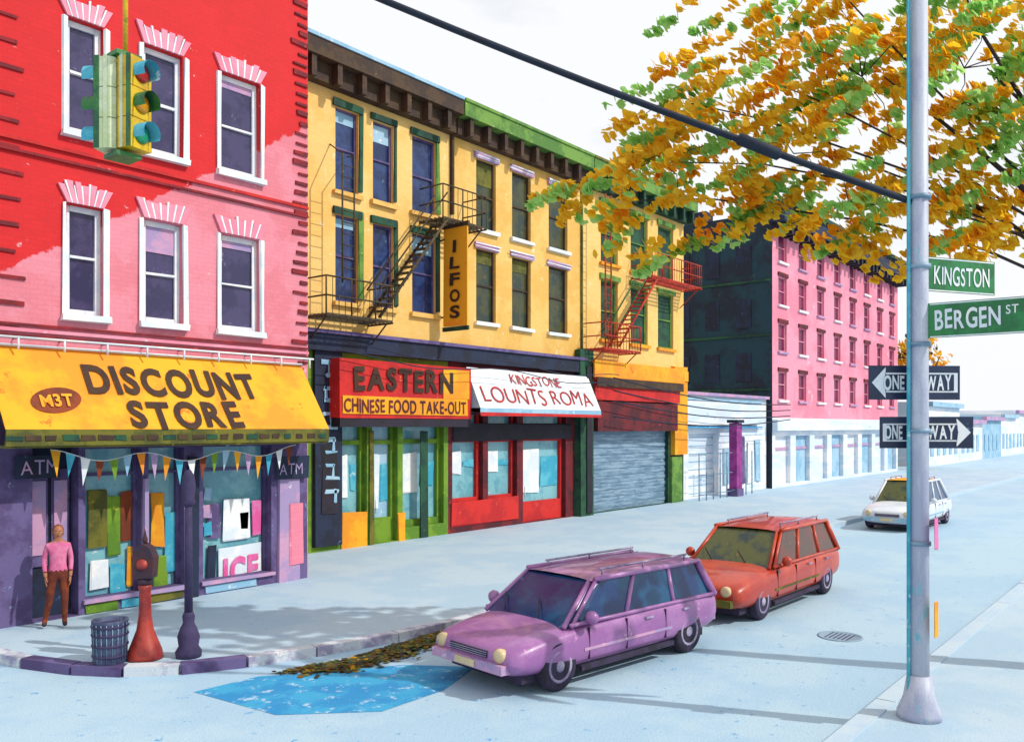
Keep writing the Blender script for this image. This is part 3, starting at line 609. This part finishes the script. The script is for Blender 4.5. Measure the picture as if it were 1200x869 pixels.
    g.box('grille','tire',-.012,.05,-w*.42,w*.42,.5,.59)
    for k in range(3): g.box('grille_bar','rim',-.02,-.013,-w*.42,w*.42,.515+k*.028,.523+k*.028)
    g.box('plate','lamp',-.075,-.062,-.2,.2,.36,.45)
    g.box('underbody','tire',.3,Ln-.3,-w*.8,w*.8,.16,.3)
    for yy in (-.35,.35): g.tube('wiper','tire',[(a0-.02,yy,zb+.07),(a0+.28,yy+.3,zb+.25)],.01,4)
    g.done()
car('parked_minivan',(8.42,7.66,0),math.radians(-8),4.6,1.8,1.4,'carpurple','carglass','carpurple',f0=1.0,f1=1.7,r0=.06,r1=.3,trim='lilac',zs_=.93)
car('parked_station_wagon',(13.95,7.2,0),math.radians(-1),5.05,1.82,1.54,'carred','carglass_o','carred',trim='olive',sideglass='carglass_m')
car('parked_car',(30.0,8.4,0),math.radians(-1),4.9,1.85,1.65,'carwhite','carglass_o','amber',f0=1.3,f1=2.0,r0=.5,r1=1.1,trim='bluepale',sideglass='carglass')

# ---------------------------------------------------------------- sign pole
pp=P(1077,500,9.9); pp.z=.13
g=G('street_sign_pole'); g.tube('shaft','pole',[pp,pp+UP*4,pp+UP*9.2],.115,12,.095); g.lathe('base','pole',[(.24,0),(.24,.08),(.17,.25),(.13,.5)],pp)
c2=pp-RT*.135-FW*.03; g.tube('conduit','cyan',[c2,c2+UP*8.8],.022,6); 
for z in (2,3.3,4.3,5.2,6): g.lathe('clamp','steel',[(.128,0),(.128,.05)],pp+UP*z)
for z0,z1,m in ((2.1,2.45,'pink'),(1.1,1.5,'amber')):
    c=pp+RT*.09-FW*.1; g.box('notice',m,c.x-.07,c.x+.07,c.y-.06,c.y-.05,z0,z1,.02)
g.done()
def plate(name,m,z0,z1,l,dr,o):
    g=G(name); dr=dr.normalized(); nn=Vector((dr.y,-dr.x,0)); 
    if nn.dot(FW)>0: nn=-nn
    o=Vector((o.x,o.y,0))
    def pt(s,z,f): return o+dr*s+UP*z+nn*f
    vs=[pt(s,z,f) for f in (0,.02) for z in (z0,z1) for s in (0,l)]
    g.add('plate',m,vs,[(0,1,3,2),(4,6,7,5),(0,4,5,1),(2,3,7,6),(0,2,6,4),(1,5,7,3)])
    return g,pt,nn,dr
pc=Vector((pp.x,pp.y,0))
d1=RT*.94+FW*.34
g,pt,nn,dr=plate('street_name_sign','sign_g',5.08,5.48,1.05,d1,pc+d1.normalized()*.1)
for z in(5.085,5.457): g.add('border','white',[pt(.02,z,.024),pt(1.03,z,.024),pt(1.03,z+.014,.024),pt(.02,z+.014,.024)],[(0,1,2,3)])
text(g,'lettering','white','KINGSTON',pt(.1,5.17,.026),dr,UP,.86,.22,.012); g.done()
d2=Vector((0.05,-1,0))
g,pt,nn,dr=plate('street_name_sign','sign_g',4.52,4.92,.98,d2,pc+d2*.1)
for z in(4.525,4.898): g.add('border','white',[pt(.02,z,.024),pt(.96,z,.024),pt(.96,z+.014,.024),pt(.02,z+.014,.024)],[(0,1,2,3)])
text(g,'lettering','white','BERGEN',pt(.07,4.62,.026),dr,UP,.66,.22,.02); text(g,'lettering','white','ST',pt(.78,4.74,.026),dr,UP,.12,.1,.01); g.done()
def oneway(z0,z1,s0,l,left,dr):
    o=pc+dr*s0+FW*.15
    g,pt,nn,dr=plate('one_way_sign','sign_n',z0,z1,l,dr,o); h=z1-z0
    def arrow(ins,m,f):
        a=.16; P_=[(0+ins*1.6,.5),(a,1-ins),(a,.82-ins*.6),(1-ins*.5,.82-ins*.6),(1-ins*.5,.18+ins*.6),(a,.18+ins*.6),(a,ins)]
        P_=[(x if left else 1-x,y) for x,y in P_]
        vs=[pt(.03+x*(l-.06),z0+.02+y*(h-.04),f) for x,y in P_]; g.add('arrow',m,vs,[(1,2,5,6,0),(2,3,4,5)])
    arrow(0,'white',.024); arrow(.09,'sign_n',.028)
    if left: text(g,'lettering','white','ONE',pt(.17,z0+h*.3,.032),dr,UP,.25,h*.42,.03); text(g,'lettering','white','WAY',pt(.68,z0+h*.3,.032),dr,UP,.31,h*.42,.03)
    else: text(g,'lettering','white','ONE',pt(.05,z0+h*.3,.032),dr,UP,.2,h*.42,.03); text(g,'lettering','white','WAY',pt(.53,z0+h*.3,.032),dr,UP,.31,h*.42,.03)
    g.tube('bracket','steel',[pt(l*.5,z0+h*.5,-.01),pt(l*.5,z0+h*.5,-.01)+nn*.15],.03); g.done()
oneway(3.82,4.22,-.54,1.1,True,(RT+FW*.06).normalized()); oneway(3.25,3.62,-.38,1.05,False,(RT-FW*.1).normalized())

# ---------------------------------------------------------------- span cable + signal
sg=P(147,-130,10.0); top=pp+UP*5.95
g=G('span_cable'); co=Vector((4.95,14.7,11.0))
g.tube('cable','cable',[top.lerp(sg,i/12)-UP*.12*math.sin(math.pi*i/12) for i in range(13)],.04,6); g.tube('cable','cable',[sg,co],.03,6)
g.lathe('splice','cable',[(.0,-.3),(.07,-.25),(.07,.25),(0,.3)],top.lerp(sg,.2)-UP*.07,(sg-top),10)
g.done()
g=G('utility_pole'); cb=Vector((4.95,14.7,.13)); g.tube('shaft','bark',[cb,cb+UP*11.4],.16,10,.12); g.box('crossarm','bark',cb.x-.9,cb.x+.9,cb.y-.2,cb.y-.13,10.6,10.75); g.done()
g=G('traffic_signal'); sc=P(147,125,10.0)
g.tube('hanger','signal_y',[sg,P(147,72,10)],.03,8); g.lathe('cap','signal_y',[(.05,.1),(.13,.03),(.16,0)],P(147,74,10)-UP*.04); 
def head(cen,fd,hm):
    fd=fd.normalized(); sd=Vector((-fd.y,fd.x,0)); w=.155;h=.53;D=.1
    def pp_(a,b,z): return cen+sd*a+fd*b+UP*z
    ring=[(-w,-D),(-w*.7,-D-.05),(w*.7,-D-.05),(w,-D),(w,D),(-w,D)]
    for k in range(3):
        z0=-h+k*.355; z1=z0+.345
        vs=[pp_(a,b,z0) for a,b in ring]+[pp_(a,b,z1) for a,b in ring]
        g.add('housing',hm,vs,[tuple(range(6))[::-1],tuple(range(6,12))]+[(i,(i+1)%6,6+(i+1)%6,6+i) for i in range(6)])
        c=pp_(0,D,(z0+z1)/2); g.lathe('lens',['lens_g','lens_a','lens_r'][k],[(.11,0),(.1,.03),(.05,.045),(0,.05)],c,fd)
        n=14; V=[]
        for i in range(n+1):
            q=math.radians(-30+240*i/n)
            for b in (0,.17): V.append(c+sd*math.cos(q)*.125+UP*math.sin(q)*.125+fd*b)
        g.add('visor','cyan' if k!=1 else 'signal_g',V,[(2*i,2*i+1,2*i+3,2*i+2) for i in range(n)])
    for a in (-1,1):
        V=[pp_(a*(w+.004),b,z) for b,z in ((D*.3,-h),(D,-h),(D,h+.01),(D*.3,h+.01))]; g.add('door_edge','signal_g',V,[(0,1,2,3)])
        V=[pp_(a*(w+.004),b,z) for b,z in ((-D*.7,-h),(-D*.2,-h),(-D*.2,h+.01),(-D*.7,h+.01))]; g.add('stripe','signal_w',V,[(0,1,2,3)])
head(sc-RT*.19,-RT+FW*.1,'signal_w'); head(sc+RT*.13-FW*.05,RT*.93-FW*.37,'signal_y')
for z in (.56,-.6): g.box('bracket','signal_g',sc.x-.17,sc.x+.13,sc.y-.14,sc.y+.18,sc.z+z-.02,sc.z+z+.03)
g.tube('centre_pipe','signal_y',[sc-UP*.6,sc+UP*.6],.035)
g.done()

# ---------------------------------------------------------------- corner furniture
def G0(u,v):
    d=(H-.13)*1000/(v-500); p=P(u,v,d); return Vector((p.x,p.y,.13))
b=G0(170,771); g=G('fire_alarm_box',b)
g.lathe('pedestal','box_red',[(.25,0),(.25,.05),(.235,.12),(.18,.26),(.12,.42),(.09,.62),(.08,1.0),(.1,1.04),(.08,1.08)],(0,0,0),n=20)
g.lathe('collar','box_dark',[(.09,1.08),(.11,1.12),(.09,1.16),(.07,1.2)],(0,0,0))
V=[(-.14,1.18),(.14,1.18),(.16,1.48),(.1,1.62),(0,1.68),(-.1,1.62),(-.16,1.48)]
q=[Vector((0,0,z))+RT*x-FW*.1 for x,z in V]+[Vector((0,0,z))+RT*x+FW*.1 for x,z in V]; n=7
g.add('box','box_dark',q,[tuple(range(n)),tuple(range(n,2*n))[::-1]]+[(i,n+i,n+(i+1)%n,(i+1)%n) for i in range(n)])
g.lathe('door','box_red',[(.08,0),(.08,.012),(.0,.02)],Vector((0,0,1.38))-FW*.1,-FW); g.lathe('finial','box_dark',[(.025,1.66),(.04,1.73),(.02,1.8),(.0,1.9)],(0,0,0)); g.done()
b=G0(129,776); g=G('trash_can',b)
g.lathe('barrel','can',[(.2,0),(.215,.02),(.23,.55),(.245,.58),(.245,.62),(.2,.62),(.19,.1),(0,.08)],(0,0,0),n=22)
for z in (.1,.25,.4,.52): g.lathe('hoops','postdark',[(.225+z*.03,z),(.24+z*.03,z+.01),(.24+z*.03,z+.03),(.225+z*.03,z+.04)],(0,0,0),n=22)
for k in range(20): q=k*math.pi/10; g.tube('slats','steel',[(math.cos(q)*.222,math.sin(q)*.222,.04),(math.cos(q)*.245,math.sin(q)*.245,.58)],.007,4)
g.done()
b=G0(221,769); g=G('lamp_post',b)
g.lathe('base','postdark',[(.18,0),(.19,.08),(.14,.16),(.16,.3),(.12,.42),(.08,.5),(.09,.6),(.065,.66)],(0,0,0),n=14)
g.tube('shaft','postdark',[(0,0,.6),(0,0,2.25)],.06,12,.05); g.lathe('head','postdark',[(.05,2.2),(.1,2.26),(.08,2.32),(.1,2.5),(.08,2.66),(.03,2.74)],(0,0,0)); g.done()

# ---------------------------------------------------------------- person
pos=Vector((Xf(68,15.0),15.0,.13)); 
def skin(name,V,E,Rr,mats,pick,sub=2,par=None):
    me=bpy.data.meshes.new(name); me.from_pydata(V,E,[]); ob=bpy.data.objects.new(name,me); bpy.context.collection.objects.link(ob)
    ob.modifiers.new('k','SKIN'); ob.modifiers.new('s','SUBSURF').levels=sub
    sv_=me.skin_vertices[0].data
    for i,r in enumerate(Rr): sv_[i].radius=r if isinstance(r,tuple) else (r,r); sv_[i].use_root=(i==0)
    dg=bpy.context.evaluated_depsgraph_get(); nm=bpy.data.meshes.new_from_object(ob.evaluated_get(dg)); ob.modifiers.clear(); ob.data=nm
    nm.materials.clear()
    for m in mats: nm.materials.append(MATS[m])
    for p in nm.polygons: p.use_smooth=True; p.material_index=pick(p.center)
    ob.parent=par; return ob
g=G('pedestrian',pos,math.radians(-20))
V=[(0,0,.93),(0,.0,1.08),(0,.01,1.25),(0,.0,1.38),(0,0,1.47),(0,-.01,1.56),(0,-.01,1.64),
 (.085,0,.88),(.10,-.04,.5),(.10,.03,.1),(.10,-.1,.05),
 (-.085,0,.88),(-.12,.0,.5),(-.19,.09,.12),(-.21,-.03,.05),
 (.155,0,1.38),(.20,.03,1.13),(.185,-.05,.9),(.18,-.07,.85),
 (-.155,0,1.38),(-.21,.02,1.13),(-.19,-.08,.91),(-.185,-.1,.86)]
E=[(0,1),(1,2),(2,3),(3,4),(4,5),(5,6),(0,7),(7,8),(8,9),(9,10),(0,11),(11,12),(12,13),(13,14),(3,15),(15,16),(16,17),(17,18),(3,19),(19,20),(20,21),(21,22)]
Rr=[(.14,.1),(.125,.095),(.15,.105),(.14,.09),.05,(.07,.085),(.055,.07),.09,.06,.042,.04,.09,.06,.042,.04,.055,.043,.032,.02,.055,.043,.032,.02]
def pick(c):
    if c.z<.1: return 3
    if abs(c.x)>.15 and c.z<.95 and c.z>.8: return 0
    if c.z<.97: return 2
    if c.z<1.43: return 1
    return 0
skin('pedestrian_body',V,E,Rr,['skin','shirt','pants','shoe'],pick,2,g.e)
for sx,hx,hy,hz in ((1,.18,-.07,.85),(-1,-.185,-.1,.86)):
    V=[(hx,hy,hz+.02),(hx,hy-.005,hz-.05)];E=[(0,1)];Rr=[.02,(.016,.028)]
    for k,(dx,ln) in enumerate(((-.024,.06),(-.008,.072),(.008,.068),(.023,.053))):
        i=len(V); V+=[(hx,hy-.01+dx,hz-.07),(hx-sx*.006,hy-.012+dx*1.1,hz-.07-ln*.55),(hx-sx*.02,hy-.012+dx*1.1,hz-.07-ln)]; E+=[(1,i),(i,i+1),(i+1,i+2)]; Rr+=[.009,.008,.007]
    i=len(V); V+=[(hx-sx*.012,hy-.035,hz-.03),(hx-sx*.02,hy-.05,hz-.07)]; E+=[(0,i),(i,i+1)]; Rr+=[.01,.008]
    skin('pedestrian_hand',V,E,Rr,['skin'],lambda c:0,1,g.e)
g.lathe('head','skin',[(.0,-.12),(.045,-.11),(.066,-.06),(.076,0),(.074,.05),(.055,.1),(.0,.12)],(0,-.012,1.60),n=18)
g.lathe('hair','hair',[(.082,-.05),(.09,.0),(.088,.05),(.065,.11),(.0,.14)],(0,.02,1.60),(0,.3,1),n=18)
for sx in(1,-1):
    g.lathe('eye','white',[(0,-.01),(.011,-.006),(.012,0),(0,.008)],(sx*.03,-.08,1.605),(0,-1,0),8); g.lathe('eye','black',[(0,-.002),(.006,.004),(0,.01)],(sx*.03,-.083,1.605),(0,-1,0),8)
    g.lathe('ear','skin',[(0,-.01),(.025,-.005),(.02,.01),(0,.012)],(sx*.078,.0,1.595),(sx,0,0),8)
    g.box('brow','hair',sx*.03-.015,sx*.03+.015,-.09,-.08,1.625,1.631)
g.add('nose','skin',[(0,-.083,1.61),(-.014,-.083,1.57),(.014,-.083,1.57),(0,-.108,1.573)],[(0,1,3),(0,3,2),(1,2,3)])
g.box('mouth','oval',-.02,.02,-.084,-.076,1.54,1.546); g.done()

# ---------------------------------------------------------------- light, sky, camera
w=bpy.data.worlds.new('World'); bpy.context.scene.world=w; w.use_nodes=True; nt=w.node_tree; N=nt.nodes; Lk=nt.links
bg=N['Background']; bg.inputs[1].default_value=.12
sk=N.new('ShaderNodeTexSky'); sk.sky_type='NISHITA'; sk.sun_disc=False; sk.sun_elevation=math.radians(42); sk.sun_rotation=math.radians(158); sk.dust_density=3
tc=N.new('ShaderNodeTexCoord'); mp=N.new('ShaderNodeMapping'); mp.inputs['Scale'].default_value=(1,1,2.5); nz=N.new('ShaderNodeTexNoise'); nz.inputs['Scale'].default_value=3; nz.inputs['Detail'].default_value=6
rp=N.new('ShaderNodeMapRange'); rp.inputs[1].default_value=.3; rp.inputs[2].default_value=.42; rp.inputs[3].default_value=.7; rp.inputs[4].default_value=.98
mx=N.new('ShaderNodeMix'); mx.data_type='RGBA'; mx.inputs[7].default_value=(8.2,8.35,8.6,1)
Lk.new(tc.outputs['Generated'],mp.inputs[0]); Lk.new(mp.outputs[0],nz.inputs[0]); Lk.new(nz.outputs[0],rp.inputs[0]); Lk.new(rp.outputs[0],mx.inputs[0]); Lk.new(sk.outputs[0],mx.inputs[6]); Lk.new(mx.outputs[2],bg.inputs[0])
sl=bpy.data.lights.new('sun','SUN'); sl.energy=3.2; sl.angle=math.radians(.6); sl.color=(1,.96,.88); so=bpy.data.objects.new('sun',sl); bpy.context.collection.objects.link(so)
el=math.radians(42); az=Vector((.37,-.93,0)).normalized(); sd=az*math.cos(el)+UP*math.sin(el); so.rotation_euler=sd.to_track_quat('Z','Y').to_euler(); so.location=sd*50
cam=bpy.data.cameras.new('camera'); co_=bpy.data.objects.new('camera',cam); bpy.context.collection.objects.link(co_); co_.location=(0,0,H); co_.rotation_euler=(math.pi/2,0,TH-math.pi/2)
cam.sensor_width=36; cam.lens=30; cam.shift_y=65.5/1200; cam.clip_end=4000; cam.clip_start=.1
sc_=bpy.context.scene; sc_.camera=co_; sc_.view_settings.view_transform='Standard'; sc_.view_settings.look='None'; sc_.view_settings.exposure=0
